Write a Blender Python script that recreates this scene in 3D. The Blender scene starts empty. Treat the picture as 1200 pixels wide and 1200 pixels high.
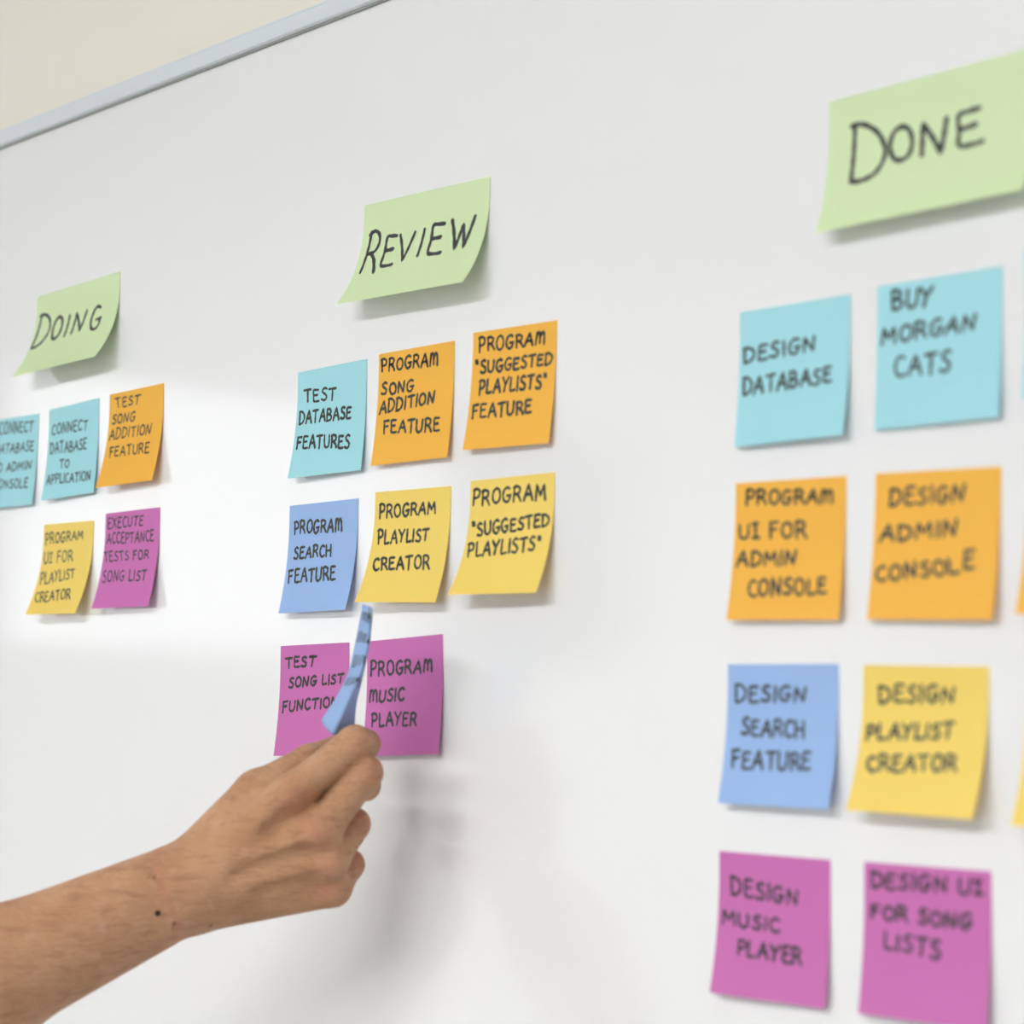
import bpy, math, random
import numpy as np
from mathutils import Vector, Matrix

scene = bpy.context.scene
ZF = 1.45                                     # height of the survey origin above the floor

# ------------------------------------------------------------------ camera
CP = Vector((0.43478717, -0.85549393, 0.0203454 + ZF))
CF = Vector((-0.72616351, 0.68049419, 0.09805214))
CR = Vector((0.68448671, 0.72895394, 0.01020226))
CU = Vector((0.06453291, -0.07452389, 0.99512898))
cd = bpy.data.cameras.new('camera')
cd.sensor_width = 36
cd.lens = 2391.289 / 1200 * 36
cd.clip_start = .02
cd.dof.use_dof = True
cd.dof.focus_distance = 1.42
cd.dof.aperture_fstop = 5.2
cam = bpy.data.objects.new('camera', cd)
m = Matrix((CR, CU, -CF)).transposed().to_4x4()
m.translation = CP
cam.matrix_world = m
scene.collection.objects.link(cam)
scene.camera = cam

# ------------------------------------------------------------------ light and exposure
scene.view_settings.view_transform = 'Standard'
scene.view_settings.look = 'None'
scene.view_settings.gamma = 1
scene.view_settings.use_curve_mapping = False
scene.view_settings.exposure = 0.06
world = bpy.data.worlds.new('sky')
scene.world = world
world.use_nodes = True
bg = world.node_tree.nodes['Background']
bg.inputs[0].default_value = (0.93, 0.97, 1.0, 1)
bg.inputs[1].default_value = 2.1              # bright overcast sky outside the windows
PANEL_POWER = 28.0                             # ceiling light panels (emission strength)

WX, BY, RX, CZ = -3.0, -4.4, 3.2, 2.75        # left wall x, back wall y, right wall x, ceiling height

def portal(name, loc, rot, sx, sy):
    l = bpy.data.lights.new(name, 'AREA')
    l.shape = 'RECTANGLE'
    l.size, l.size_y = sx, sy
    l.cycles.is_portal = True
    o = bpy.data.objects.new(name, l)
    o.location = loc
    o.rotation_euler = rot
    scene.collection.objects.link(o)

# the windows: (y0, y1, z0, z1) in the left wall
WIN = [(-2.80, -1.07, 1.565, 2.16), (-1.02, -0.35, 1.565, 2.16)]
for i, (y0, y1, z0, z1) in enumerate(WIN):
    portal('window_light', (WX - .13, (y0 + y1) / 2, (z0 + z1) / 2), (0, -math.pi / 2, 0), z1 - z0, y1 - y0)

# unseen high window added to the back wall to light the board frontally: (x0, x1, z0, z1)
FILL_WIN = [(-1.5, -.2, 1.65, 2.6)]
for i, (x0, x1, z0, z1) in enumerate(FILL_WIN):
    portal('window_light', ((x0 + x1) / 2, BY - .13, (z0 + z1) / 2), (math.pi / 2, 0, 0), x1 - x0, z1 - z0)

# ------------------------------------------------------------------ materials
def mat(name, col, rough=.6, spec=.5, **kw):
    mt = bpy.data.materials.new(name)
    mt.use_nodes = True
    b = mt.node_tree.nodes['Principled BSDF']
    b.inputs['Base Color'].default_value = (*col, 1)
    b.inputs['Roughness'].default_value = rough
    b.inputs['Specular IOR Level'].default_value = spec
    for k, v in kw.items():
        b.inputs[k.replace('_', ' ')].default_value = v
    return mt

def noisy(mt, scale, amt, bump=0, bscale=None, stretch=(1, 1, 1), detail=4):
    """soft procedural variation of colour value plus fine relief"""
    nt = mt.node_tree
    N, L = nt.nodes, nt.links
    b = N['Principled BSDF']
    tc = N.new('ShaderNodeTexCoord')
    mp = N.new('ShaderNodeMapping'); mp.inputs['Scale'].default_value = stretch
    L.new(tc.outputs['Object'], mp.inputs[0])
    no = N.new('ShaderNodeTexNoise'); no.inputs['Scale'].default_value = scale; no.inputs['Detail'].default_value = detail
    L.new(mp.outputs[0], no.inputs['Vector'])
    mr = N.new('ShaderNodeMapRange')
    mr.inputs['To Min'].default_value = 1 - amt; mr.inputs['To Max'].default_value = 1 + amt
    L.new(no.outputs['Fac'], mr.inputs[0])
    c = b.inputs['Base Color'].default_value[:]
    mx = N.new('ShaderNodeVectorMath'); mx.operation = 'SCALE'
    mx.inputs[0].default_value = c[:3]
    L.new(mr.outputs[0], mx.inputs['Scale'])
    L.new(mx.outputs[0], b.inputs['Base Color'])
    if bump:
        n2 = N.new('ShaderNodeTexNoise'); n2.inputs['Scale'].default_value = bscale or scale * 4
        L.new(mp.outputs[0], n2.inputs['Vector'])
        bu = N.new('ShaderNodeBump'); bu.inputs['Strength'].default_value = bump; bu.inputs['Distance'].default_value = .001
        L.new(n2.outputs['Fac'], bu.inputs['Height'])
        L.new(bu.outputs[0], b.inputs['Normal'])
    return mt

M = {}
M['board'] = noisy(mat('white_enamel', (.86, .86, .855), .09, .5, IOR=1.9), 3, .006)
M['rail'] = noisy(mat('pale_aluminium', (.74, .79, .82), .35, .5, Metallic=.15), 40, .02, stretch=(.1, 1, 1))
M['gap_shade'] = mat('gap_shade_grey', (.36, .38, .35), .6)  # grey standing for the shade in the gap under the top rail
M['wall'] = noisy(mat('cream_paint', (.86, .83, .73), .75, .3), 5, .02, .15, 260)
M['wall2'] = noisy(mat('white_paint', (.78, .77, .745), .75, .3), 5, .02, .15, 260)
M['ceil'] = noisy(mat('ceiling_white', (.85, .85, .83), .9, .2), 4, .02)
M['floor'] = noisy(mat('floor_carpet', (.36, .355, .35), .9, .2), 60, .12, .4, 400)
M['trim'] = mat('white_trim', (.82, .82, .80), .45)
M['ink'] = noisy(mat('black_marker_ink', (.045, .047, .045), .45, .4), 220, .35)
PAPER = dict(green=(.78, .92, .56), cyan=(.44, .84, .90), orange=(1.0, .56, .065), yellow=(1.0, .77, .17),
             blue=(.38, .58, .92), magenta=(.70, .19, .53))
for k, c in PAPER.items():                     # thin paper: some of the light passes through
    M[k] = noisy(mat(k + '_paper', c, .55, .5), 30, .02, .25, 1500)
    nt = M[k].node_tree; N_ = nt.nodes
    tl = N_.new('ShaderNodeBsdfTranslucent'); tl.inputs[0].default_value = (*[v ** 2.3 for v in c], 1)
    mi = N_.new('ShaderNodeMixShader'); mi.inputs[0].default_value = .18
    nt.links.new(N_['Principled BSDF'].outputs[0], mi.inputs[1]); nt.links.new(tl.outputs[0], mi.inputs[2])
    nt.links.new(mi.outputs[0], N_['Material Output'].inputs[0])
M['glass'] = None
g = bpy.data.materials.new('window_glass'); g.use_nodes = True
nt = g.node_tree; nt.nodes.clear()
o_ = nt.nodes.new('ShaderNodeOutputMaterial'); tr = nt.nodes.new('ShaderNodeBsdfTransparent'); gl = nt.nodes.new('ShaderNodeBsdfGlossy')
gl.inputs['Roughness'].default_value = .02
fr = nt.nodes.new('ShaderNodeFresnel'); mi = nt.nodes.new('ShaderNodeMixShader')
nt.links.new(fr.outputs[0], mi.inputs[0]); nt.links.new(tr.outputs[0], mi.inputs[1]); nt.links.new(gl.outputs[0], mi.inputs[2])
nt.links.new(mi.outputs[0], o_.inputs[0])
M['glass'] = g
M['lamp'] = mat('light_diffuser', (.9, .9, .9), .5)
b = M['lamp'].node_tree.nodes['Principled BSDF']
b.inputs['Emission Color'].default_value = (.97, .98, 1.0, 1)
b.inputs['Emission Strength'].default_value = PANEL_POWER

# ------------------------------------------------------------------ helpers
def link(o, parent=None):
    scene.collection.objects.link(o)
    if parent is not None:
        o.parent = parent
    return o

def mesh_obj(name, V, F, mt, parent=None, smooth=False):
    me = bpy.data.meshes.new(name)
    me.from_pydata([tuple(map(float, v)) for v in V], [], [tuple(map(int, f)) for f in F])
    me.materials.append(mt)
    if smooth:
        me.polygons.foreach_set('use_smooth', [True] * len(me.polygons))
    me.update()
    return link(bpy.data.objects.new(name, me), parent)

def tag(o, label=None, cat=None, group=None, kind=None):
    for k, v in (('label', label), ('category', cat), ('group', group), ('kind', kind)):
        if v:
            o[k] = v
    return o

class MB:
    def __init__(s): s.V = []; s.F = []
    def box(s, x0, x1, y0, y1, z0, z1):
        n = len(s.V)
        s.V += [(x, y, z) for x in (x0, x1) for y in (y0, y1) for z in (z0, z1)]
        s.F += [tuple(n + i for i in f) for f in ((0, 1, 3, 2), (4, 6, 7, 5), (0, 4, 5, 1), (2, 3, 7, 6), (0, 2, 6, 4), (1, 5, 7, 3))]
        return s
    def prism_x(s, x0, x1, prof):
        """closed (y, z) outline swept along x"""
        n = len(s.V); k = len(prof)
        s.V += [(x, y, z) for x in (x0, x1) for y, z in prof]
        s.F += [(n + i, n + (i + 1) % k, n + k + (i + 1) % k, n + k + i) for i in range(k)]
        s.F += [tuple(n + i for i in reversed(range(k))), tuple(n + k + i for i in range(k))]
        return s
    def build(s, name, mt, parent=None):
        return mesh_obj(name, s.V, s.F, mt, parent)

# ------------------------------------------------------------------ room shell
T = .12
tag(MB().box(WX - T, RX + T, .035, .035 + T, 0, CZ).build('wall_front', M['wall']), kind='structure')
wb = MB()
wb.box(WX - T, RX + T, BY - T, BY, 0, FILL_WIN[0][2]).box(WX - T, RX + T, BY - T, BY, FILL_WIN[0][3], CZ)
xs = [WX - T] + [v for w in FILL_WIN for v in w[:2]] + [RX + T]
for a in range(0, len(xs), 2):
    wb.box(xs[a], xs[a + 1], BY - T, BY, FILL_WIN[0][2], FILL_WIN[0][3])
tag(wb.build('wall_back', M['wall2']), kind='structure')
for i, (x0, x1, z0, z1) in enumerate(FILL_WIN):
    f = MB(); t = .04
    ya, yb = BY - .08, BY - .04
    f.box(x0, x1, ya, yb, z0, z0 + t).box(x0, x1, ya, yb, z1 - t, z1)
    f.box(x0, x0 + t, ya, yb, z0 + t, z1 - t).box(x1 - t, x1, ya, yb, z0 + t, z1 - t)
    fo = tag(f.build('window_%d' % (i + 3), M['trim']), kind='structure')  # added window frame, there for the light it lets onto the board
    MB().box(x0 + t, x1 - t, BY - .063, BY - .058, z0 + t, z1 - t).build('pane', M['glass'], fo)
tag(MB().box(RX, RX + T, BY, .035, 0, CZ).build('wall_right', M['wall2']), kind='structure')
tag(MB().box(WX - T, RX + T, BY - T, .035 + T, -.1, 0).build('floor', M['floor']), kind='structure')
tag(MB().box(WX - T, RX + T, BY - T, .035 + T, CZ, CZ + .1).build('ceiling', M['ceil']), kind='structure')
wl = MB()
zs0, zs1 = WIN[0][2], WIN[0][3]
wl.box(WX - T, WX, BY, .035, 0, zs0).box(WX - T, WX, BY, .035, zs1, CZ)
ys = [BY] + [v for w in WIN for v in w[:2]] + [.035]
for a in range(0, len(ys), 2):
    wl.box(WX - T, WX, ys[a], ys[a + 1], zs0, zs1)
tag(wl.build('wall_left', M['wall2']), kind='structure')
for i, (y0, y1, z0, z1) in enumerate(WIN):
    f = MB(); t = .03
    xa, xb = WX - .08, WX - .04
    f.box(xa, xb, y0, y1, z0, z0 + t).box(xa, xb, y0, y1, z1 - t, z1)
    f.box(xa, xb, y0, y0 + t, z0 + t, z1 - t).box(xa, xb, y1 - t, y1, z0 + t, z1 - t)
    fo = tag(f.build('window_%d' % (i + 1), M['trim']), kind='structure')
    MB().box(WX - .063, WX - .058, y0 + t, y1 - t, z0 + t, z1 - t).build('pane', M['glass'], fo)
tag(MB().box(WX, WX + .012, BY, .035, 0, .09).build('baseboard_left', M['trim']), kind='structure')
tag(MB().box(WX + .012, RX, .023, .035, 0, .09).build('baseboard_front', M['trim']), kind='structure')
tag(MB().box(WX + .012, RX, BY, BY + .012, 0, .09).build('baseboard_back', M['trim']), kind='structure')

# ceiling light panels
for i, (x, y) in enumerate([(-.85, -2.6), (.55, -2.6)]):
    r = bpy.data.objects.new('ceiling_light', None); link(r); r.location = (x, y, CZ)
    tag(r, ['left', 'right'][i] + ' one of two long white ceiling light panels', 'ceiling light', 'ceiling light panels')
    w, h = .6, .3
    MB().box(-w, w, -h, -h + .02, -.03, 0).box(-w, w, h - .02, h, -.03, 0).box(-w, -w + .02, -h + .02, h - .02, -.03, 0).box(w - .02, w, -h + .02, h - .02, -.03, 0).build('frame', M['trim'], r)
    MB().box(-w + .02, w - .02, -h + .02, h - .02, -.022, -.004).build('diffuser', M['lamp'], r)

# ------------------------------------------------------------------ whiteboard
BX0, BX1, BZ0, BZT = -2.6, 1.9, .80, 0.50184 + ZF
bd = bpy.data.objects.new('whiteboard', None); link(bd); bd.location = ((BX0 + BX1) / 2, .035, BZ0)
tag(bd, 'large glossy white whiteboard with slim pale metal frame, mounted on the cream wall', 'whiteboard')
def bpart(mb, name, mt):
    o = mb.build(name, mt, bd)
    o.matrix_parent_inverse = Matrix.Translation(-Vector(bd.location))
    return o
bpart(MB().box(BX0, BX1, 0, .035, BZ0, BZT + .002), 'writing_surface', M['board'])
RH = .0155
zz = BZT
rail_prof = [(.034, zz), (-.0035, zz), (-.005, zz + .0012), (-.005, zz + RH - .0035), (-.0035, zz + RH - .0022), (-.002, zz + RH - .0022), (-.002, zz + RH), (.034, zz + RH)]
bpart(MB().prism_x(BX0 - .015, BX1 + .015, rail_prof), 'top_rail', M['rail'])
bpart(MB().box(BX0, BX1, -.0022, -.0002, zz - .0012, zz), 'gap_shade_strip', M['gap_shade'])  # shadow line below the rail, put in as a thin dark strip
bpart(MB().box(BX0 - .015, BX0, -.005, .034, BZ0, zz), 'side_rail', M['rail'])
bpart(MB().box(BX1, BX1 + .015, -.005, .034, BZ0, zz), 'side_rail', M['rail'])
bpart(MB().box(BX0 - .015, BX1 + .015, -.005, .034, BZ0 - .015, BZ0), 'bottom_rail', M['rail'])

# ------------------------------------------------------------------ hand printed letters: strokes in a unit box (x right, y up)
G = {
 'A': (.8, [[(0, 0), (.22, .55), (.45, 1), (.62, .5), (.78, 0)], [(.12, .36), (.68, .4)]]),
 'B': (.68, [[(.04, 1), (.02, 0)], ['s', (.02, .97), (.35, 1), (.55, .8), (.4, .6), (.08, .52)], ['s', (.08, .53), (.45, .5), (.66, .28), (.45, .04), (.02, .02)]]),
 'C': (.65, [['s', (.62, .9), (.4, 1), (.15, .85), (.02, .5), (.12, .15), (.38, 0), (.65, .12)]]),
 'D': (.75, [[(.07, 1), (.03, 0)], ['s', (0, .97), (.28, 1.0), (.6, .84), (.74, .5), (.55, .15), (.25, .01), (.03, 0)]]),
 'E': (.6, [['s', (.58, .98), (.3, .99), (.06, .95), (.05, .5), (.03, .06), (.3, 0), (.6, .03)], [(.06, .52), (.46, .56)]]),
 'F': (.6, [[(.08, .97), (.02, 0)], [(.04, .96), (.6, 1)], [(.07, .52), (.46, .56)]]),
 'G': (.75, [['s', (.66, .92), (.42, 1), (.14, .82), (.02, .45), (.14, .1), (.4, .0), (.62, .16), (.66, .42)], [(.4, .43), (.74, .46)]]),
 'H': (.7, [[(.04, 1), (.02, 0)], [(.68, 1), (.64, 0)], [(.04, .5), (.66, .54)]]),
 'I': (.14, [[(.08, 1), (.05, 0)]]),
 '1': (.5, [[(.05, .97), (.45, 1)], [(.26, 1), (.24, .02)], [(0, .02), (.48, .04)]]),
 'L': (.55, [['s', (.06, 1), (.03, .5), (.03, .04), (.28, 0), (.55, .05)]]),
 'M': (.9, [[(.03, 0), (.12, 1), (.45, .3), (.78, 1), (.88, 0)]]),
 'm': (.9, [['s', (.02, 0), (.06, .6), (.1, 1)], ['s', (.07, .6), (.25, 1), (.4, .85), (.43, .1)], ['s', (.43, .6), (.62, 1), (.8, .85), (.86, 0)]]),
 'N': (.75, [[(.03, 0), (.08, 1), (.62, .02), (.72, 1)]]),
 'O': (.75, [['s', (.4, 1), (.14, .84), (.02, .45), (.16, .08), (.4, 0), (.65, .16), (.73, .55), (.6, .9), (.36, .99)]]),
 'P': (.62, [[(.07, .98), (.03, 0)], ['s', (0, .92), (.25, 1), (.52, .92), (.6, .7), (.44, .48), (.08, .42)]]),
 'R': (.7, [[(.07, .98), (.03, 0)], ['s', (0, .92), (.28, 1), (.54, .9), (.58, .7), (.42, .52), (.1, .46)], ['s', (.28, .47), (.5, .3), (.68, 0)]]),
 'S': (.6, [['s', (.56, .93), (.36, 1), (.14, .86), (.14, .66), (.36, .52), (.54, .34), (.5, .1), (.26, 0), (.0, .09)]]),
 'T': (.72, [[(0, .95), (.72, 1)], [(.38, .97), (.34, 0)]]),
 'U': (.7, [['s', (.04, 1), (.02, .4), (.12, .06), (.36, 0), (.58, .14), (.66, .5), (.68, 1)]]),
 'V': (.72, [[(0, 1), (.32, 0), (.72, 1)]]),
 'W': (1.0, [[(0, 1), (.2, 0), (.5, .8), (.66, .03), (1, 1)]]),
 'X': (.65, [[(0, 1), (.65, 0)], [(.62, 1), (0, 0)]]),
 'Y': (.7, [[(0, 1), (.34, .5)], [(.7, 1), (.34, .5), (.22, 0)]]),
 '"': (.3, [[(.05, 1.05), (.1, .8)], [(.24, 1.05), (.28, .8)]]),
 ' ': (.28, []),
}
GAP = .25

def smooth_line(pts, k=5):
    P_ = [np.array(p, float) for p in pts]
    P_ = [2 * P_[0] - P_[1]] + P_ + [2 * P_[-1] - P_[-2]]
    out = []
    for i in range(1, len(P_) - 2):
        a, b_, c, d = P_[i - 1:i + 3]
        for t in np.linspace(0, 1, k, endpoint=False):
            out.append(.5 * ((2 * b_) + (-a + c) * t + (2 * a - 5 * b_ + 4 * c - d) * t * t + (-a + 3 * b_ - 3 * c + d) * t ** 3))
    out.append(P_[-2])
    return out

def dense(pts, step):
    out = [np.array(pts[0], float)]
    for q in pts[1:]:
        q = np.array(q, float); p0 = out[-1]
        n = max(1, int(np.ceil(np.linalg.norm(q - p0) / step)))
        for j in range(1, n + 1):
            out.append(p0 + (q - p0) * j / n)
    return out

def stroke_mesh(V, F, pts, w, surf, rng):
    """flat ribbon with round ends following pts (mm on the paper), laid onto the paper surface"""
    pts = dense(pts, 1.6)
    n = len(pts)
    if n < 2: return
    w0 = w * rng.uniform(.9, 1.12)
    L_ = []; R_ = []
    for i, p in enumerate(pts):
        d = pts[min(i + 1, n - 1)] - pts[max(i - 1, 0)]
        d = d / (np.linalg.norm(d) + 1e-9)
        nn = np.array((-d[1], d[0]))
        ww = w0 * .5 * (1 + .12 * math.sin(i * .9 + w0 * 9))
        L_.append(p + nn * ww); R_.append(p - nn * ww)
    base = len(V)
    for a, c in zip(L_, R_):
        V.append(surf(a)); V.append(surf(c))
    for i in range(n - 1):
        F.append((base + 2 * i, base + 2 * i + 1, base + 2 * i + 3, base + 2 * i + 2))
    for e, (q, nb) in enumerate(((pts[0], pts[1]), (pts[-1], pts[-2]))):
        d = q - nb; d = d / (np.linalg.norm(d) + 1e-9); nn = np.array((-d[1], d[0])); c0 = len(V)
        for a in np.linspace(-math.pi / 2, math.pi / 2, 6):
            V.append(surf(q + (d * math.cos(a) + nn * math.sin(a)) * w0 * .5))
        F.append(tuple(range(c0, c0 + 6)))

def write(lines, width, surf, seed):
    """lines: (text, tl, tr, bl, br in mm on the paper, x right, y down)"""
    rng = random.Random(seed)
    V = []; F = []
    for ln in lines:
        text = ln[0]; tl, tr, bl, br = [np.array(ln[1 + 2 * i:3 + 2 * i], float) for i in range(4)]
        if len(text) > 1:
            mx0 = max(bl[0], tl[0]) if text[0] in 'TVY' else min(bl[0], tl[0]); xr = max(br[0], tr[0])
            if mx0 < 3.2:                         # keep the first letter on the paper
                for p in (tl, tr, bl, br): p[0] = xr - (xr - p[0]) * (xr - 3.2) / (xr - mx0)
            mid_l, mid_r = (tl + bl) / 2, (tr + br) / 2
            tl, bl, tr, br = mid_l + (tl - mid_l) * .9, mid_l + (bl - mid_l) * .9, mid_r + (tr - mid_r) * .9, mid_r + (br - mid_r) * .9
        tot = sum(G[c][0] for c in text) + GAP * (len(text) - 1)
        x = 0
        for c in text:
            cw, strokes = G[c]
            jx, jy, js, jr = rng.uniform(-.03, .03), rng.uniform(-.05, .05), rng.uniform(.93, 1.06), rng.uniform(-.06, .06)
            if len(text) == 1: jx = jy = jr = 0; js = 1
            for st in strokes:
                if st[0] == 's': pts = smooth_line(st[1:])
                else: pts = [np.array(p, float) for p in st]
                out = []
                for p in dense(pts, .12):
                    sx = (x + (p[0] + jx + jr * (p[1] - .5))) / tot
                    sy = p[1] * js + jy
                    out.append((bl * (1 - sx) + br * sx) * (1 - sy) + (tl * (1 - sx) + tr * sx) * sy)
                stroke_mesh(V, F, out, width, surf, rng)
            x += cw + GAP
    return V, F

# ------------------------------------------------------------------ sticky notes
S = .076

def curl(lift, H=S, s0=.012):
    """paper profile: flat where it is glued, then an even curl; returns f(s) -> (down, out)"""
    l = H - s0; lo, hi = 1e-3, 60.
    for _ in range(50):
        k = (lo + hi) / 2
        if (1 - math.cos(k * l)) / k < lift: lo = k
        else: hi = k
    def f(s):
        if s <= s0: return s, 0.
        t = s - s0
        return s0 + math.sin(k * t) / k, (1 - math.cos(k * t)) / k
    return f

def sticky_note(key, q, lines, colour, W, label, group, pen):
    u, v, th, lL, lR = q
    fl, fr_ = curl(max(lL, .0006)), curl(max(lR, .0006))
    rx = np.array((math.cos(th), 0, math.sin(th))); dn = np.array((math.sin(th), 0, -math.cos(th)))
    def pt(a, s, off):
        t = a / W
        dl, ol = fl(s); dr, o2 = fr_(s)
        return rx * a + dn * (dl * (1 - t) + dr * t) + np.array((0, -(ol * (1 - t) + o2 * t) - off, 0))
    NX, NY = 8, 20
    V = []; F = []
    for off in (.00035, .00012):
        for j in range(NY + 1):
            for i in range(NX + 1):
                V.append(pt(W * i / NX, S * j / NY, off))
    K = (NX + 1) * (NY + 1); idx = lambda i, j: j * (NX + 1) + i
    for j in range(NY):
        for i in range(NX):
            F.append((idx(i, j), idx(i, j + 1), idx(i + 1, j + 1), idx(i + 1, j)))
            F.append((K + idx(i, j), K + idx(i + 1, j), K + idx(i + 1, j + 1), K + idx(i, j + 1)))
    rim = [idx(i, 0) for i in range(NX)] + [idx(NX, j) for j in range(NY)] + [idx(i, NY) for i in range(NX, 0, -1)] + [idx(0, j) for j in range(NY, 0, -1)]
    n2 = len(V); V += [V[a] for a in rim] + [V[K + a] for a in rim]; R_ = len(rim)      # rim on its own vertices: crisp edges
    for a in range(R_):
        b_ = (a + 1) % R_
        F.append((n2 + a, n2 + b_, n2 + R_ + b_, n2 + R_ + a))
    o = mesh_obj('sticky_note', V, F, M[colour])
    o.data.polygons.foreach_set('use_smooth', [i < 2 * NX * NY for i in range(len(F))])
    o.location = (u, 0, v + ZF)
    tag(o, label, 'sticky note', group)
    if lines:
        cl = lambda p: pt(min(max(p[0] / 1000, .0004), W - .0004), min(max(p[1] / 1000, .0004), S - .0004), .00052)
        TV, TF = write(lines, pen, cl, sum(map(ord, key)))
        mesh_obj('handwriting', TV, TF, M['ink'], o)
    return o

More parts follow.
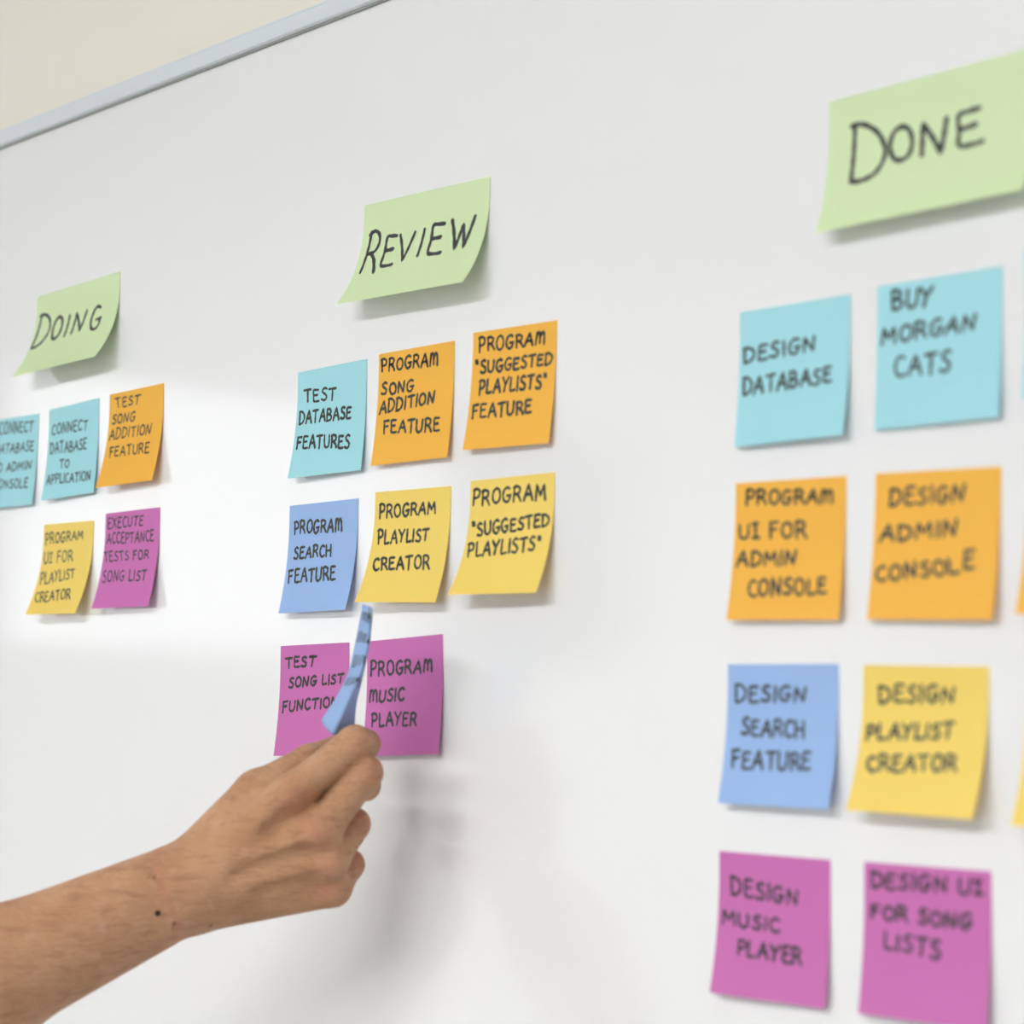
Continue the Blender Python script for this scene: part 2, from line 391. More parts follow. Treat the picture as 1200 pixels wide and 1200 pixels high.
NOTES = {
'h_doing': ((-1.05879, 0.36146, 0.01684, 0.02211, 0.02156), [
  ('D', 7.1, 16.7, 27.4, 18.8, 2.7, 45.6, 22.9, 46.6),
  ('O', 29.9, 22.5, 45.3, 22.9, 31.0, 42.5, 44.6, 42.3),
  ('I', 51.8, 24.6, 56.2, 24.9, 51.7, 42.1, 56.1, 42.2),
  ('N', 63.2, 24.1, 80.9, 24.6, 62.6, 41.4, 78.3, 41.1),
  ('G', 88.4, 23.8, 102.2, 23.2, 90.5, 43.6, 107.1, 43.5),
]),
'h_review': ((-0.62744, 0.36269, -0.02849, 0.02104, 0.02097), [
  ('R', 8.1, 19.3, 21.4, 20.0, 6.6, 49.2, 22.8, 51.2),
  ('E', 26.2, 25.1, 37.5, 25.8, 26.7, 47.3, 39.6, 48.2),
  ('V', 40.8, 26.3, 55.8, 26.6, 43.7, 45.6, 56.6, 46.5),
  ('I', 62.8, 25.7, 67.2, 26.0, 62.7, 44.5, 66.9, 44.8),
  ('E', 72.4, 23.7, 85.4, 24.4, 73.5, 44.8, 87.6, 46.3),
  ('W', 92.3, 23.7, 114.3, 24.2, 96.9, 44.8, 115.6, 45.4),
]),
'connect_app': ((-1.03338, 0.26363, 0.02593, 0.00645, 0.00409), [
  ('CONNECT', 5.5, 11.9, 60.1, 15.1, 5.4, 21.6, 59.6, 23.9),
  ('DATABASE', -0.7, 27.6, 59.5, 30.3, 1.5, 38.0, 60.0, 39.5),
  ('TO', 20.6, 43.6, 35.3, 44.4, 22.1, 51.2, 36.0, 51.8),
  ('APPLICATION', -1.0, 53.8, 68.8, 57.9, 0.9, 62.9, 69.7, 65.9),
]),
'test_song_add': ((-0.94194, 0.26654, 0.00886, 0.01084, 0.00903), [
  ('TEST', 7.4, 4.0, 44.6, 4.6, 10.8, 12.3, 42.6, 12.2),
  ('SONG', 5.6, 16.8, 38.4, 17.5, 5.3, 24.4, 36.9, 25.3),
  ('ADDITION', 1.8, 27.4, 62.1, 29.6, 2.3, 36.9, 61.7, 37.9),
  ('FEATURE', 6.3, 42.5, 61.6, 43.8, 8.3, 51.4, 63.4, 52.8),
]),
'execute': ((-0.94261, 0.17243, 0.00061, 0.01057, 0.00842), [
  ('EXECUTE', 3.3, 3.1, 53.7, 4.7, 3.8, 12.7, 53.2, 12.5),
  ('ACCEPTANCE', -0.9, 15.7, 68.4, 16.5, -0.4, 24.7, 69.3, 25.7),
  ('TESTS FOR', -2.5, 30.1, 63.6, 31.4, 1.1, 38.8, 64.4, 38.5),
  ('SONG LIST', -0.2, 44.5, 64.3, 47.4, 2.0, 54.9, 65.7, 55.7),
]),
'ui_playlist': ((-1.03565, 0.16934, -0.01573, 0.01408, 0.01401), [
  ('PROGRAM', 2.7, 6.6, 60.6, 7.5, 3.3, 16.8, 60.5, 14.3),
  ('U1 FOR', -0.3, 23.1, 46.5, 21.8, 1.0, 33.0, 48.5, 31.4),
  ('PLAYLIST', 1.4, 39.6, 53.7, 37.3, 4.9, 50.5, 56.3, 45.2),
  ('CREATOR', -0.8, 56.5, 55.0, 53.5, 4.4, 65.9, 59.8, 63.2),
]),
'test_db': ((-0.69796, 0.25585, 0.00794, 0.00795, 0.00437), [
  ('TEST', 7.2, 13.1, 43.6, 15.6, 9.1, 22.0, 42.7, 24.7),
  ('DATABASE', -1.0, 27.0, 60.3, 30.3, -0.2, 37.4, 60.6, 39.1),
  ('FEATURES', -0.3, 45.1, 61.3, 49.8, 0.9, 54.8, 62.0, 59.8),
]),
'song_add': ((-0.60912, 0.25801, -0.0057, 0.00542, 0.00483), [
  ('PROGRAm', 2.5, 3.7, 60.2, 5.7, 2.8, 12.7, 59.9, 14.4),
  ('SONG', 3.9, 19.7, 36.8, 21.1, 4.5, 28.4, 36.1, 29.2),
  ('ADDITION', 2.2, 31.8, 57.8, 31.0, 2.2, 41.3, 57.8, 38.9),
  ('FEATURE', 8.5, 45.4, 64.4, 48.4, 9.4, 54.9, 65.2, 58.1),
]),
'sugg_feat': ((-0.51524, 0.26027, -0.02648, 0.00629, 0.00456), [
  ('PROGRAm', 5.9, 3.2, 65.8, 5.7, 6.3, 13.4, 65.4, 13.8),
  ('"SUGGESTED', 1.8, 18.7, 73.1, 19.8, 3.0, 27.3, 72.5, 27.1),
  ('PLAYLISTS"', 8.6, 30.8, 68.4, 32.0, 8.9, 40.7, 68.8, 41.1),
  ('FEATURE', 3.6, 46.9, 57.0, 47.0, 4.7, 56.1, 57.8, 56.2),
]),
'search': ((-0.70447, 0.16257, -0.00046, 0.00794, 0.00981), [
  ('PROGRAm', 6.0, 10.8, 59.0, 12.3, 6.2, 20.4, 59.0, 21.6),
  ('SEARCH', 7.7, 29.3, 48.6, 29.1, 8.1, 38.0, 49.4, 37.6),
  ('FEATURE', 2.7, 44.6, 56.0, 44.8, 5.1, 54.9, 58.0, 54.9),
]),
'playlist': ((-0.61063, 0.16535, -0.01944, 0.01493, 0.01086), [
  ('PROGRAM', 5.1, 8.2, 61.6, 8.9, 5.1, 18.2, 61.7, 16.8),
  ('PLAYLIST', 5.2, 25.2, 56.3, 26.5, 7.0, 35.2, 56.9, 34.6),
  ('CREATOR', 5.2, 44.1, 60.3, 43.4, 8.0, 53.3, 62.6, 53.4),
]),
'sugg': ((-0.51635, 0.16567, -0.00463, 0.01763, 0.01483), [
  ('PROGRAM', 3.5, 5.4, 68.2, 6.6, 3.1, 16.0, 68.0, 16.5),
  ('"SUGGESTED', -0.7, 26.4, 72.6, 24.9, 2.1, 35.9, 73.3, 33.0),
  ('PLAYLISTS"', 1.0, 39.3, 66.8, 37.9, 3.7, 49.6, 68.8, 47.6),
]),
'song_list': ((-0.7115, 0.06505, 0.0161, 0.0052, 0.0052), [
  ('TEST', 5.3, 7.4, 40.3, 8.4, 6.5, 15.7, 39.2, 15.3),
  ('SONG LIST', 11.0, 21.6, 70.8, 20.7, 10.9, 29.5, 70.5, 27.2),
  ('FUNCTION', 4.9, 38.3, 65.8, 35.8, 5.0, 46.3, 65.9, 42.8),
]),
'music': ((-0.61687, 0.06649, 0.0434, 0.0056, 0.0056), [
  ('PROGRAm', 4.2, 13.2, 65.9, 15.8, 4.3, 23.6, 65.2, 23.6),
  ('mUSIC', 2.1, 32.0, 39.0, 32.7, 2.2, 40.3, 38.4, 41.0),
  ('PLAYER', 6.6, 46.7, 51.9, 48.2, 8.1, 56.5, 52.1, 57.0),
]),
'ddb': ((-0.29406, 0.24293, -0.00921, 0.00443, 0.00686), [
  ('DESIGN', 3.2, 20.0, 52.5, 18.9, 3.5, 29.4, 52.4, 27.1),
  ('DATABASE', 2.0, 37.2, 64.1, 36.8, 2.5, 47.1, 64.5, 46.1),
]),
'buy': ((-0.20061, 0.24383, -0.01076, 0.00255, 0.00415), [
  ('BUY', 9.9, 3.9, 35.1, 4.6, 9.9, 14.3, 33.6, 14.8),
  ('MORGAN', 1.3, 22.1, 60.8, 21.5, 1.1, 31.3, 59.9, 30.2),
  ('CATS', 11.8, 37.7, 46.0, 39.0, 11.9, 49.9, 46.0, 50.3),
]),
'ui_admin': ((-0.29731, 0.14777, -0.02333, 0.00607, 0.00521), [
  ('PROGRAm', 7.8, 3.4, 67.6, 6.4, 8.0, 12.5, 67.3, 14.1),
  ('U1 FOR', 3.2, 22.3, 49.6, 22.7, 3.7, 30.8, 50.4, 32.3),
  ('ADMIN', 2.7, 37.5, 43.9, 38.2, 3.2, 46.4, 43.9, 46.5),
  ('CONSOLE', 12.2, 52.8, 65.1, 53.5, 13.6, 63.5, 65.9, 62.1),
]),
'admin': ((-0.2027, 0.14569, -0.03191, 0.00526, 0.00611), [
  ('DESIGN', 10.0, 8.2, 54.8, 7.8, 9.9, 17.8, 54.3, 16.4),
  ('ADMIN', 4.7, 26.9, 50.8, 25.3, 4.7, 35.8, 50.9, 33.4),
  ('CONSOL', 2.5, 48.2, 51.3, 44.6, 3.3, 56.6, 54.0, 52.7),
  ('E', 56.3, 41.2, 62.0, 40.9, 56.7, 50.2, 62.0, 49.9),
]),
'dsearch': ((-0.3031, 0.04821, -0.00748, 0.00796, 0.00921), [
  ('DESIGN', 5.5, 11.2, 54.2, 11.7, 6.1, 21.1, 53.9, 19.9),
  ('SEARCH', 11.2, 29.3, 54.0, 29.6, 11.6, 38.6, 54.5, 39.4),
  ('FEATURE', 5.9, 46.6, 59.8, 46.5, 7.0, 57.1, 60.9, 56.2),
]),
'dplay': ((-0.21122, 0.04693, -0.02003, 0.01375, 0.01386), [
  ('DESIGN', 10.2, 10.1, 56.0, 9.9, 10.5, 19.3, 55.9, 18.3),
  ('PLAYLIST', 4.0, 30.4, 56.6, 28.1, 4.7, 38.6, 56.4, 36.5),
  ('CREATOR', 6.3, 46.3, 59.7, 43.7, 8.1, 54.9, 60.9, 52.6),
]),
'dmusic': ((-0.30927, -0.05349, -0.00529, 0.00772, 0.00464), [
  ('DESIGN', 8.5, 12.6, 54.6, 16.9, 9.1, 22.7, 54.3, 25.3),
  ('MUSIC', 3.4, 31.1, 43.0, 32.8, 4.1, 39.0, 42.9, 40.6),
  ('PLAYER', 15.5, 45.6, 58.6, 46.1, 16.2, 54.4, 59.0, 55.5),
]),
'dui': ((-0.21159, -0.05352, -0.00199, 0.00577, 0.00577), [
  ('DESIGN U1', 4.6, 4.6, 71.0, 4.2, 4.5, 13.0, 71.2, 12.0),
  ('FOR SONG', 4.7, 20.6, 64.7, 21.5, 4.9, 28.3, 64.4, 29.3),
  ('LISTS', 13.3, 34.0, 47.2, 35.4, 13.3, 42.4, 47.2, 44.9),
]),
'h_done': ((-0.2313, 0.34941, 0.00214, 0.01271, 0.0128), [
  ('D', 15.0, 15.8, 36.7, 20.4, 16.1, 48.2, 39.6, 51.9),
  ('O', 40.1, 22.1, 54.8, 24.7, 40.1, 41.0, 55.3, 43.6),
  ('N', 58.8, 25.1, 75.9, 25.3, 60.8, 42.2, 75.8, 44.3),
  ('E', 80.9, 24.9, 95.2, 23.6, 83.4, 42.9, 98.2, 43.0),
]),
'connect_admin': ((-1.12559, 0.26352, -0.01621, 0.00592, 0.00333), [
  ('CONNECT', 12.1, 2.5, 67.9, 4.5, 12.3, 13.5, 66.9, 14.1),
  ('DATABASE', 8.8, 20.5, 69.4, 21.9, 6.5, 29.5, 69.9, 30.9),
  ('TO ADMIN', 5.0, 36.7, 68.9, 38.1, 5.6, 45.2, 68.8, 45.6),
  ('CONSOLE', 11.3, 51.1, 65.1, 52.5, 12.6, 59.3, 65.9, 60.9),
]),
'orange_edge': ((-0.11042, 0.1456, -0.06425, 0.00756, 0.00715), [
]),
'yellow_edge': ((-0.11442, 0.04356, -0.00813, 0.01425, 0.01365), [
]),
'cyan_edge': ((-0.11218, 0.24939, 0.0275, 0.00762, 0.0064), [
]),

}
INFO = {
 'h_doing': ('green', 'light green header note reading DOING, curled away from the board', 'header notes above the columns'),
 'h_review': ('green', 'light green header note reading REVIEW, curled at its bottom edge', 'header notes above the columns'),
 'h_done': ('green', 'large light green header note reading DONE, cut by the right frame edge', 'header notes above the columns'),
 'connect_admin': ('cyan', 'pale blue note reading CONNECT DATABASE TO ADMIN CONSOLE at the left edge', 'notes in the doing column'),
 'connect_app': ('cyan', 'pale blue note reading CONNECT DATABASE TO APPLICATION under the DOING header', 'notes in the doing column'),
 'test_song_add': ('orange', 'orange note reading TEST SONG ADDITION FEATURE in the doing column', 'notes in the doing column'),
 'execute': ('magenta', 'magenta note reading EXECUTE ACCEPTANCE TESTS FOR SONG LIST', 'notes in the doing column'),
 'ui_playlist': ('yellow', 'yellow note reading PROGRAM UI FOR PLAYLIST CREATOR with curled bottom', 'notes in the doing column'),
 'test_db': ('cyan', 'pale blue note reading TEST DATABASE FEATURES in the review column', 'notes in the review column'),
 'song_add': ('orange', 'orange note reading PROGRAM SONG ADDITION FEATURE in the review column', 'notes in the review column'),
 'sugg_feat': ('orange', 'orange note reading PROGRAM "SUGGESTED PLAYLISTS" FEATURE in the review column', 'notes in the review column'),
 'search': ('blue', 'blue note reading PROGRAM SEARCH FEATURE in the review column', 'notes in the review column'),
 'playlist': ('yellow', 'yellow note reading PROGRAM PLAYLIST CREATOR, right of the blue search note', 'notes in the review column'),
 'sugg': ('yellow', 'yellow curled note reading PROGRAM "SUGGESTED PLAYLISTS" under an orange note', 'notes in the review column'),
 'song_list': ('magenta', 'magenta note reading TEST SONG LIST FUNCTION, left behind the held note', 'notes in the review column'),
 'music': ('magenta', 'magenta note reading PROGRAM MUSIC PLAYER just behind the fingertips', 'notes in the review column'),
 'ddb': ('cyan', 'sky blue note reading DESIGN DATABASE in the done column', 'notes in the done column'),
 'buy': ('cyan', 'sky blue note reading BUY MORGAN CATS below the DONE header', 'notes in the done column'),
 'ui_admin': ('orange', 'orange note reading PROGRAM UI FOR ADMIN CONSOLE in the done column', 'notes in the done column'),
 'admin': ('orange', 'orange note reading DESIGN ADMIN CONSOLE in the done column', 'notes in the done column'),
 'dsearch': ('blue', 'blue note reading DESIGN SEARCH FEATURE in the done column', 'notes in the done column'),
 'dplay': ('yellow', 'yellow curled note reading DESIGN PLAYLIST CREATOR in the done column', 'notes in the done column'),
 'dmusic': ('magenta', 'magenta note reading DESIGN MUSIC PLAYER at the bottom of the done column', 'notes in the done column'),
 'dui': ('magenta', 'magenta note reading DESIGN UI FOR SONG LISTS in the bottom right corner', 'notes in the done column'),
 'orange_edge': ('orange', 'blank sliver of an orange note at the right frame edge', 'notes in the done column'),
 'yellow_edge': ('yellow', 'curled corner of a yellow note at the right frame edge', 'notes in the done column'),
 'cyan_edge': ('cyan', 'thin sliver of a sky blue note at the right frame edge', 'notes in the done column'),
}
for key, (q, lines) in NOTES.items():
    col, label, group = INFO[key]
    sticky_note(key, q, lines, col, .12653 if key[:2] == 'h_' else S, label, group, 2.7 if key[:2] == 'h_' else 1.3 if q[0] < -.9 else 1.8)

# ------------------------------------------------------------------ the arm and hand: one surface grown from a distance field (mm, hand frame)
HO = Vector((-0.62075, -0.14379, -0.08979 + ZF))
HM = Matrix((CR, CU, -CF)).transposed().to_4x4()
HM.translation = HO
HM = HM @ Matrix.Scale(.001, 4)
J = {k: np.array(v, float) for k, v in dict(
    elbow=(-209.3, -110.3, 62.0), fore=(-108.9, -47.5, 24.0), wrist=(-2.6, -1.0, 0.0),
    th0=(7.9, 14.1, -6.0), th1=(48.0, 59.8, -10.0), th2=(79.2, 76.7, -22.0), th3=(99.8, 84.0, -41.0),
    i0=(11.9, 11.9, 0.0), i1=(73.8, 62.2, 11.0), i2=(109.4, 90.6, 0.0), i3=(114.0, 87.1, -23.0), i4=(105.7, 90.4, -41.0),
    m0=(12.5, 5.4, 4.0), m1=(90.5, 40.0, 14.0), m2=(115.6, 72.3, -1.0), m3=(113.8, 61.2, -25.0), m4=(99.8, 59.3, -41.0),
    r0=(13.0, -3.6, 0.0), r1=(95.2, 19.7, 9.0), r2=(108.0, 39.3, -11.0), r3=(103.4, 29.1, -36.0), r4=(90.8, 32.8, -46.0),
    p0=(15.2, -12.1, -6.0), p1=(96.4, 1.4, -1.0), p2=(105.0, 13.8, -16.0), p3=(99.7, 7.7, -36.0), p4=(88.7, 11.3, -46.0),
    thenar=(39.1, 28.2, -18.0), hyp=(46.8, 1.5, -20.0)).items()}

H0 = np.array((-262., -165., -72.)); H1 = np.array((142., 122., 112.)); HS = 1.7
dims = np.ceil((H1 - H0) / HS).astype(int)
gx, gy, gz = [(H0[i] + HS * np.arange(dims[i])).astype(np.float32) for i in range(3)]

def cone(a, b, ra, rb):
    """distance to a tapered capsule (linear radius)"""
    a = np.asarray(a, float); b = np.asarray(b, float)
    d = b - a; L2 = float(d @ d)
    X = gx[:, None, None] - a[0]; Y = gy[None, :, None] - a[1]; Z = gz[None, None, :] - a[2]
    h = np.clip((X * d[0] + Y * d[1] + Z * d[2]) / L2, 0, 1)
    q = (X - h * d[0]) ** 2
    q = q + (Y - h * d[1]) ** 2
    q = q + (Z - h * d[2]) ** 2
    return (np.sqrt(q) - (ra + (rb - ra) * h)).astype(np.float32)

def smin(a, b_, k):
    h = np.maximum(k - np.abs(a - b_), 0) / k
    return np.minimum(a, b_) - h * h * k * .25

def smax(a, b_, k):
    return -smin(-a, -b_, k)

up = np.array((-.42, .9, 0.))                 # across the forearm, in the picture plane
up = up / np.linalg.norm(up)
# forearm: two tapered rods side by side make an oval section
arm = None
for s in (-1, 0, 1):
    e = cone(J['elbow'] + up * s * 13, J['fore'] + up * s * 9.5, 31, 28.5)
    f_ = cone(J['fore'] + up * s * 9.5, J['wrist'] + up * s * 10, 28.5, 17.6)
    for p_ in (e, f_):
        arm = p_ if arm is None else smin(arm, p_, 14)
# swelling muscle on the upper side of the forearm
arm = smin(arm, cone(J['elbow'] + (20, 6, 0), J['fore'] + (4, 2, -6), 34, 25), 16)
# palm
palm = arm
for a, b_, ra, rb in (('i0', 'i1', 15, 11.2), ('m0', 'm1', 15, 11.2), ('r0', 'r1', 15, 10.8), ('p0', 'p1', 13.0, 10.2)):
    palm = smin(palm, cone(J[a], J[b_], ra, rb), 9)
palm = smin(palm, cone(J['th0'], J['th1'], 16.5, 12.3), 9)
palm = smin(palm, cone(J['thenar'] + (-10, -8, 2), J['thenar'] + (16, 16, 2), 15, 13), 10)
palm = smin(palm, cone(J['hyp'] + (-12, -4, 2), J['hyp'] + (26, 2, 2), 14, 13), 10)
palm = smin(palm, cone((60, 30, -14), (84, 34, -12), 12, 10), 9)
palm = smin(palm, cone((34, 36, -4), (66, 62, -4), 10, 8), 9)      # web between thumb and forefinger
palm = smin(palm, cone((84, 52, -2), (100, 70, -12), 9.0, 8.0), 5)      # web between fore and middle finger
# dorsal relief: tendons, knuckle heads, a vein
for a, b_, r_ in (('i0', 'i1', 2.2), ('m0', 'm1', 2.2), ('r0', 'r1', 1.9)):
    A = J[a] + (16, 6, 12.3); B = J[b_] + (-6, -3, 9.9)
    palm = smin(palm, cone(A, B, r_, r_), 5)
palm = smin(palm, cone((30, 22, 13.2), (62, 34, 17.5), 1.5, 1.3), 3.5)
for k_, r_ in (('i1', 7.0), ('m1', 7.4), ('r1', 6.6), ('p1', 6.0)):
    palm = smin(palm, cone(J[k_] + (-1, -1, 5.2), J[k_] + (2, 1, 5.0), r_, r_ * .95), 5)
# hollows between the metacarpals behind the knuckles
for A, B, r_ in (((60, 38, 25.0), (84, 53, 24.5), 5.5), ((40, 14, 23.2), (82, 28, 25.5), 5.5), ((56, 2, 18.6), (86, 10, 19.6), 4.5)):
    palm = smax(palm, -cone(A, B, r_, r_), 7)
# fingers: hard against each other, smooth into the hand
def finger(a, b_, c, d, r):
    f1 = cone(J[a], J[b_], r[0], r[1]); f2 = cone(J[b_], J[c], r[1], r[2]); f3 = cone(J[c], J[d], r[2], r[3])
    return smin(smin(f1, f2, 3), f3, 3)
FI = [finger('i1', 'i2', 'i3', 'i4', (11.2, 10.5, 9.2, 7.6)), finger('m1', 'm2', 'm3', 'm4', (11.2, 10.6, 9.3, 7.8)),
      finger('r1', 'r2', 'r3', 'r4', (10.4, 9.8, 8.8, 7.6)), finger('p1', 'p2', 'p3', 'p4', (9.8, 8.9, 7.9, 6.8)),
      smin(cone(J['th1'], J['th2'], 12.0, 10.0), cone(J['th2'], J['th3'], 10.0, 8.6), 4)]
field = None
for q_, kk in zip(FI, (6, 6, 5, 5, 6)):
    g_ = smin(palm, q_, kk)
    field = g_ if field is None else smin(field, g_, .9)
# wrist crease
crease = cone((-12.5, 22, 19), (5.0, -24, 17), 1.1, 1.1)
field = smax(field, -crease, 2.5)

def surface_nets(f):
    s = f < 0
    c = np.zeros(tuple(n - 1 for n in f.shape), np.int8)
    for i in (0, 1):
        for j in (0, 1):
            for k in (0, 1):
                c += s[i:f.shape[0] - 1 + i, j:f.shape[1] - 1 + j, k:f.shape[2] - 1 + k]
    cells = np.argwhere((c > 0) & (c < 8))
    ids = -np.ones(c.shape, np.int32)
    ids[tuple(cells.T)] = np.arange(len(cells))
    acc = np.zeros((len(cells), 3)); cnt = np.zeros(len(cells))
    cor = [(i, j, k) for i in (0, 1) for j in (0, 1) for k in (0, 1)]
    for a in cor:
        for ax in range(3):
            if a[ax]: continue
            b_ = list(a); b_[ax] = 1
            fa = f[tuple((cells + a).T)]; fb = f[tuple((cells + b_).T)]
            m_ = (fa < 0) != (fb < 0)
            t = np.where(m_, fa / np.where(m_, fa - fb, 1), 0)
            p_ = np.tile(np.array(a, float), (len(cells), 1)); p_[:, ax] = t
            acc[m_] += p_[m_]; cnt[m_] += 1
    V = H0 + HS * (cells + acc / cnt[:, None])
    Fq = []
    for ax in range(3):
        b1, b2 = (ax + 1) % 3, (ax + 2) % 3
        sl0 = [slice(1, -1)] * 3; sl1 = [slice(1, -1)] * 3
        sl0[ax] = slice(0, -1); sl1[ax] = slice(1, None)
        A = s[tuple(sl0)]; B = s[tuple(sl1)]
        for flip, msk in ((0, A & ~B), (1, ~A & B)):
            e = np.argwhere(msk); off = np.ones(3, int); off[ax] = 0
            e = e + off
            o1 = np.zeros(3, int); o1[b1] = 1; o2 = np.zeros(3, int); o2[b2] = 1
            q_ = [ids[tuple((e - o1 - o2).T)], ids[tuple((e - o2).T)], ids[tuple(e.T)], ids[tuple((e - o1).T)]]
            if flip: q_ = q_[::-1]
            Fq.append(np.stack(q_, 1))
    return V, np.concatenate(Fq)

HV, HF = surface_nets(field)
del FI, field, palm, arm

# skin: pigment varies over the knuckles, with freckles and the reddish wrist line
sk = mat('skin', (.62, .36, .215), .48, .38, Subsurface_Weight=.12, Subsurface_Scale=.004)
nt = sk.node_tree; N_, L_ = nt.nodes, nt.links
bs = N_['Principled BSDF']
bs.inputs['Subsurface Radius'].default_value = (1, .35, .2)
tc = N_.new('ShaderNodeTexCoord')
at_ = N_.new('ShaderNodeAttribute'); at_.attribute_name = 'redness'
def noise(scale, stretch=(1, 1, 1), detail=4):
    mp = N_.new('ShaderNodeMapping'); mp.inputs['Scale'].default_value = stretch; mp.inputs['Rotation'].default_value = (0, 0, -.45)
    L_.new(tc.outputs['Object'], mp.inputs[0])
    n_ = N_.new('ShaderNodeTexNoise'); n_.inputs['Scale'].default_value = scale; n_.inputs['Detail'].default_value = detail
    L_.new(mp.outputs[0], n_.inputs['Vector']); return n_.outputs['Fac']
def mixc(fac, a, col, lo=None, hi=None, amount=1.):
    if lo is not None:
        r_ = N_.new('ShaderNodeMapRange'); r_.inputs['From Min'].default_value = lo; r_.inputs['From Max'].default_value = hi
        r_.inputs['To Max'].default_value = amount
        L_.new(fac, r_.inputs[0]); fac = r_.outputs[0]
    x_ = N_.new('ShaderNodeMix'); x_.data_type = 'RGBA'
    L_.new(fac, x_.inputs[0])
    if isinstance(a, tuple): x_.inputs[6].default_value = (*a, 1)
    else: L_.new(a, x_.inputs[6])
    x_.inputs[7].default_value = (*col, 1)
    return x_.outputs[2]
c_ = mixc(noise(.035), (.60, .335, .185), (.50, .255, .13), .35, .65, .8)
c_ = mixc(noise(.16, (.3, 1.6, 1)), c_, (.34, .16, .08), .52, .76, .7)
c_ = mixc(noise(.09), c_, (.70, .40, .30), .58, .75, .5)
c_ = mixc(at_.outputs['Fac'], c_, (.60, .22, .16))
L_.new(c_, bs.inputs['Base Color'])
bu = N_.new('ShaderNodeBump'); bu.inputs['Strength'].default_value = .35; bu.inputs['Distance'].default_value = .8
L_.new(noise(.45, (.5, 1.6, 1), 6), bu.inputs['Height']); L_.new(bu.outputs[0], bs.inputs['Normal'])

arm_o = mesh_obj('person', HV, HF, sk, smooth=True)
arm_o.matrix_world = HM
tag(arm_o, 'bare arm and hand of a person reaching in from lower left, pinching a blue note', 'person')
red = np.zeros(len(HV))
for c0, r_, a_ in ((J['m1'] + (0, 0, 10), 9, .35), (J['i1'] + (2, -2, 9), 9, .3), (J['r1'] + (0, 0, 9), 9, .25), (J['p1'] + (-2, 2, 8), 9, .35),
                   (J['i2'] + (4, 0, 6), 9, .3), (J['m2'] + (4, 2, 6), 9, .3), (J['r2'] + (4, 3, 6), 8, .45), (J['p2'] + (4, 3, 6), 7, .45)):
    red = np.maximum(red, a_ * np.exp(-((HV - c0) ** 2).sum(1) / (r_ * r_)))
A = np.array((-12.5, 22, 19.)); B = np.array((5.0, -24, 17.)); d = B - A
h_ = np.clip(((HV - A) @ d) / (d @ d), 0, 1)
cx_ = -9.3 + (HV[:, 1] - 24) * -.34 - 1.5 * np.sin(HV[:, 1] * .09)
red = np.maximum(red, .34 * np.exp(-((HV[:, 0] - cx_) / 1.9) ** 2) * (HV[:, 2] > 0) * (np.abs(HV[:, 1]) < 40))
at2 = arm_o.data.attributes.new('redness', 'FLOAT', 'POINT')
at2.data.foreach_set('value', red.astype(np.float32))
sm = arm_o.modifiers.new('relax', 'SMOOTH'); sm.factor = .5; sm.iterations = 3

from mathutils.bvhtree import BVHTree
bvh = BVHTree.FromPolygons([tuple(v) for v in HV.tolist()], [tuple(f) for f in HF.tolist()])
def on_skin(px_, py_):
    h = bvh.ray_cast(Vector((px_, py_, 200)), Vector((0, 0, -1)))
    return h[0], h[1]
def blob(name, c, n, r, hgt, mt):
    """low dome lying on the skin"""
    t1 = n.orthogonal().normalized(); t2 = n.cross(t1)
    V = [c + n * hgt]; F = []
    for k, (rr, hh) in enumerate(((.6, .7), (1.0, -.2))):
        V += [c + (t1 * math.cos(a) + t2 * math.sin(a)) * r * rr + n * hgt * hh for a in np.linspace(0, 2 * math.pi, 12, endpoint=False)]
    F += [(0, 1 + i, 1 + (i + 1) % 12) for i in range(12)] + [(1 + i, 13 + i, 13 + (i + 1) % 12, 1 + (i + 1) % 12) for i in range(12)]
    return mesh_obj(name, V, F, mt, arm_o, True)
c0, n0 = on_skin(-6.2, -8.3)
tag(blob('mole', c0, n0, 2.0, .7, mat('mole_brown', (.035, .016, .012), .5)), 'small dark brown mole near the wrist')
c0, n0 = on_skin(23, -19)
blob('freckle', c0, n0, 1.4, .25, mat('freckle_brown', (.25, .11, .06), .5))

# finger nails on the outer side of each last joint
nm = mat('nail', (.74, .48, .40), .25, .5)
def nail(a, b_, outward, r, w):
    A = Vector(J[a]); B = Vector(J[b_]); ax = (B - A).normalized(); n = Vector(outward); n = (n - ax * n.dot(ax)).normalized(); t = n.cross(ax)
    V = []; F = []
    NU, NW = 6, 6
    for lay in (0, 1):
        for i in range(NU + 1):
            for j in range(NW + 1):
                u_ = i / NU; an = (j / NW - .5) * 2 * w / r
                rr = r + .35 - .5 * lay - (.5 if i == 0 else 0)
                V.append(A.lerp(B, .55 + .62 * u_) + n * (rr * math.cos(an) - u_ * 1.0) + t * rr * math.sin(an))
    K = (NU + 1) * (NW + 1); ix = lambda i, j: i * (NW + 1) + j
    for i in range(NU):
        for j in range(NW):
            F += [(ix(i, j), ix(i, j + 1), ix(i + 1, j + 1), ix(i + 1, j)), (K + ix(i, j), K + ix(i + 1, j), K + ix(i + 1, j + 1), K + ix(i, j + 1))]
    rim = [ix(0, j) for j in range(NW)] + [ix(i, NW) for i in range(NU)] + [ix(NU, j) for j in range(NW, 0, -1)] + [ix(i, 0) for i in range(NU, 0, -1)]
    for p_, q_ in zip(rim, rim[1:] + rim[:1]): F.append((q_, p_, K + p_, K + q_))
    mesh_obj('fingernail', V, F, nm, arm_o, True)
nail('i3', 'i4', (1, 0, -.2), 8.2, 5.5)
nail('m3', 'm4', (1, 0, -.4), 8.4, 5.5)
nail('r3', 'r4', (.8, -.3, -.6), 8.0, 5.2)
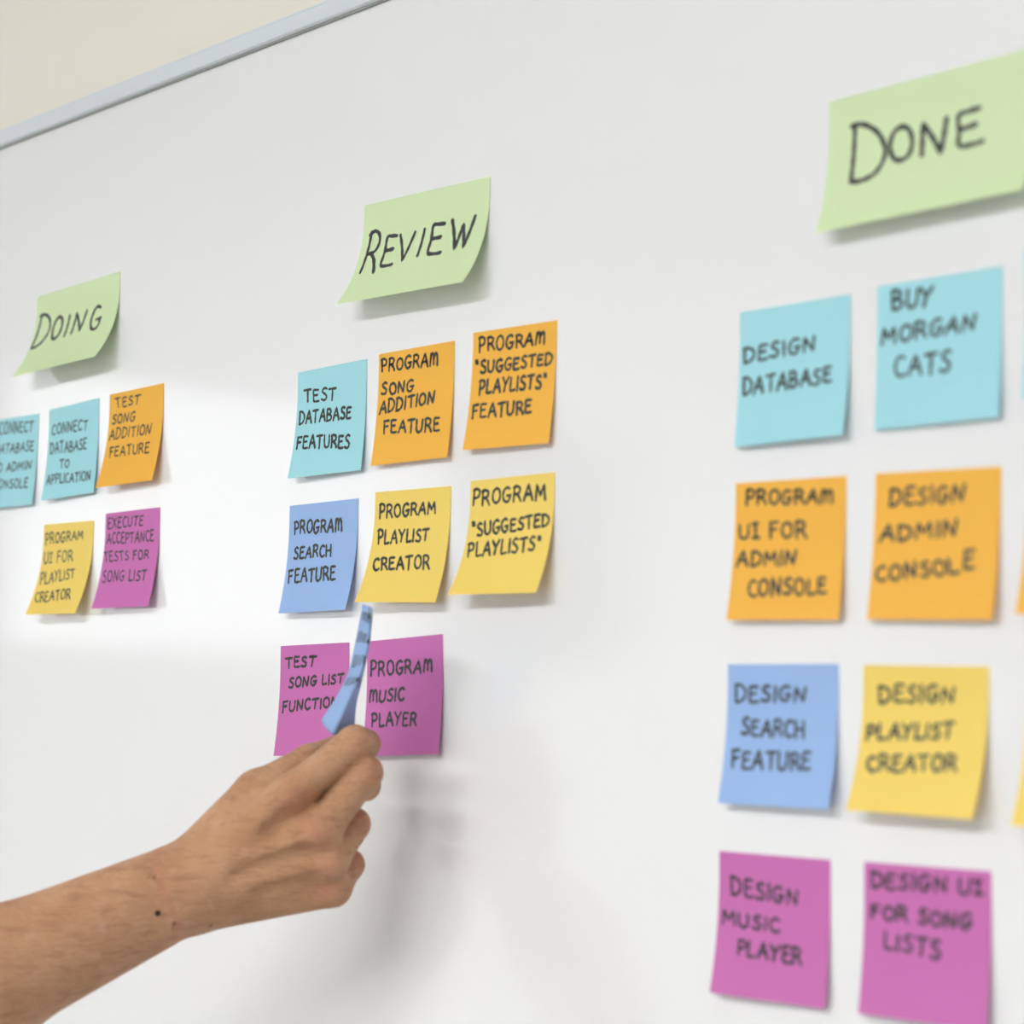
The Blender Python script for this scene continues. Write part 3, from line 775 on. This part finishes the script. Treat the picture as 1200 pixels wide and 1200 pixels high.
nail('p3', 'p4', (.8, -.3, -.6), 7.0, 4.5)

# fine hair on the forearm
rng = random.Random(4)
V = []; F = []
for k in range(900):
    x_ = rng.uniform(-118, -6); t_ = rng.uniform(-1, 1)
    y_ = -2 + x_ * .42 + t_ * 30
    c0, n0 = on_skin(x_, y_)
    if c0 is None: continue
    dr = Vector((.85 + rng.uniform(-.2, .2), -.15 + rng.uniform(-.5, .5) , 0)); dr = (dr - n0 * dr.dot(n0)).normalized()
    sd = n0.cross(dr) * .05; Lh = rng.uniform(3, 7)
    b0 = len(V)
    for j in range(4):
        t = j / 3
        p_ = c0 + dr * Lh * t + n0 * (.1 + 1.0 * math.sin(t * 1.6))
        V += [p_ + sd * (1 - .7 * t), p_ - sd * (1 - .7 * t)]
    F += [(b0 + 2 * j, b0 + 2 * j + 1, b0 + 2 * j + 3, b0 + 2 * j + 2) for j in range(3)]
tag(mesh_obj('arm_hair', V, F, mat('brown_hair', (.22, .11, .05), .5), arm_o), kind='stuff')

# ------------------------------------------------------------------ the blue note in the hand, bent into a ridge by the pinch (hand frame, mm)
ROWS = [((112.5, 173.8, -22.0), (118.7, 174.4, 14.0), (118.8, 170.6, -22.0)), ((109.0, 156.6, -26.0), (118.8, 156.0, 8.0), (116.9, 152.4, -26.0)),
        ((103.4, 132.5, -30.0), (113.8, 135.1, 3.0), (112.4, 129.8, -30.0)), ((95.1, 115.1, -34.0), (106.7, 119.1, -2.0), (107.9, 112.5, -34.0)),
        ((85.3, 100.5, -38.0), (95.0, 93.5, -12.0), (106.0, 96.5, -38.0))]
ROWS = np.array(ROWS)
def held(p):
    """p: mm on the paper (0..76, 0..76 down) -> hand frame point"""
    t = min(max(p[1] / 76, 0), 1) * 4; i = min(int(t), 3); fr = t - i
    a, c = ROWS[i], ROWS[i + 1]
    if 0 < i < 3 or True:
        pa = ROWS[max(i - 1, 0)]; pc = ROWS[min(i + 2, 4)]
        L3 = .5 * (2 * a + (-pa + c) * fr + (2 * pa - 5 * a + 4 * c - pc) * fr ** 2 + (-pa + 3 * a - 3 * c + pc) * fr ** 3)
    u_ = min(max(p[0] / 76, 0), 1)
    w_ = abs(2 * u_ - 1); w_ = math.sqrt(w_ * w_ + .006) - (math.sqrt(1.006) - 1) * w_      # soft ridge
    side = L3[0] if u_ < .5 else L3[2]
    bow = math.sin(w_ * math.pi) * .9
    return L3[1] + (side - L3[1]) * w_ + np.array((-bow if u_ < .5 else bow * .3, 0, 0))
def held_n(p, off):
    e = .6
    P0 = held(p); U_ = held((p[0] + e, p[1])) - held((p[0] - e, p[1])); D_ = held((p[0], p[1] + e)) - held((p[0], p[1] - e))
    n = np.cross(D_, U_); n /= np.linalg.norm(n) + 1e-9
    return P0 + n * off
NX, NY = 36, 24
V = []; F = []
for off in (.1, -.1):
    for j in range(NY + 1):
        for i in range(NX + 1):
            V.append(held_n((76 * i / NX, 76 * j / NY), off))
K = (NX + 1) * (NY + 1); idx = lambda i, j: j * (NX + 1) + i
for j in range(NY):
    for i in range(NX):
        F.append((idx(i, j), idx(i, j + 1), idx(i + 1, j + 1), idx(i + 1, j)))
        F.append((K + idx(i, j), K + idx(i + 1, j), K + idx(i + 1, j + 1), K + idx(i, j + 1)))
rim = [idx(i, 0) for i in range(NX)] + [idx(NX, j) for j in range(NY)] + [idx(i, NY) for i in range(NX, 0, -1)] + [idx(0, j) for j in range(NY, 0, -1)]
for a, b_ in zip(rim, rim[1:] + rim[:1]): F.append((a, b_, K + b_, K + a))
hn = mesh_obj('sticky_note', V, F, M['blue'], smooth=True)
hn.matrix_world = HM
tag(hn, 'bent blue note pinched between the fingertips, seen almost edge on', 'sticky note')
TV = []; TF = []
rng = random.Random(9)
for row, (x0, x1) in ((9, (14, 66)), (21, (8, 70)), (33, (10, 62)), (46, (8, 70))):       # the writing on it is too oblique to read: pen strokes only
    x_ = x0
    while x_ < x1:
        h1 = rng.uniform(4.5, 6)
        stroke_mesh(TV, TF, smooth_line([(x_, row - h1 / 2), (x_ + .6, row + h1 / 2), (x_ + 3.2, row + rng.uniform(-3, 3)), (x_ + 4, row - h1 / 2)], 4), 1.2, lambda p: held_n(p, .22), rng)
        x_ += rng.uniform(6, 8)
mesh_obj('handwriting', TV, TF, M['ink'], hn)
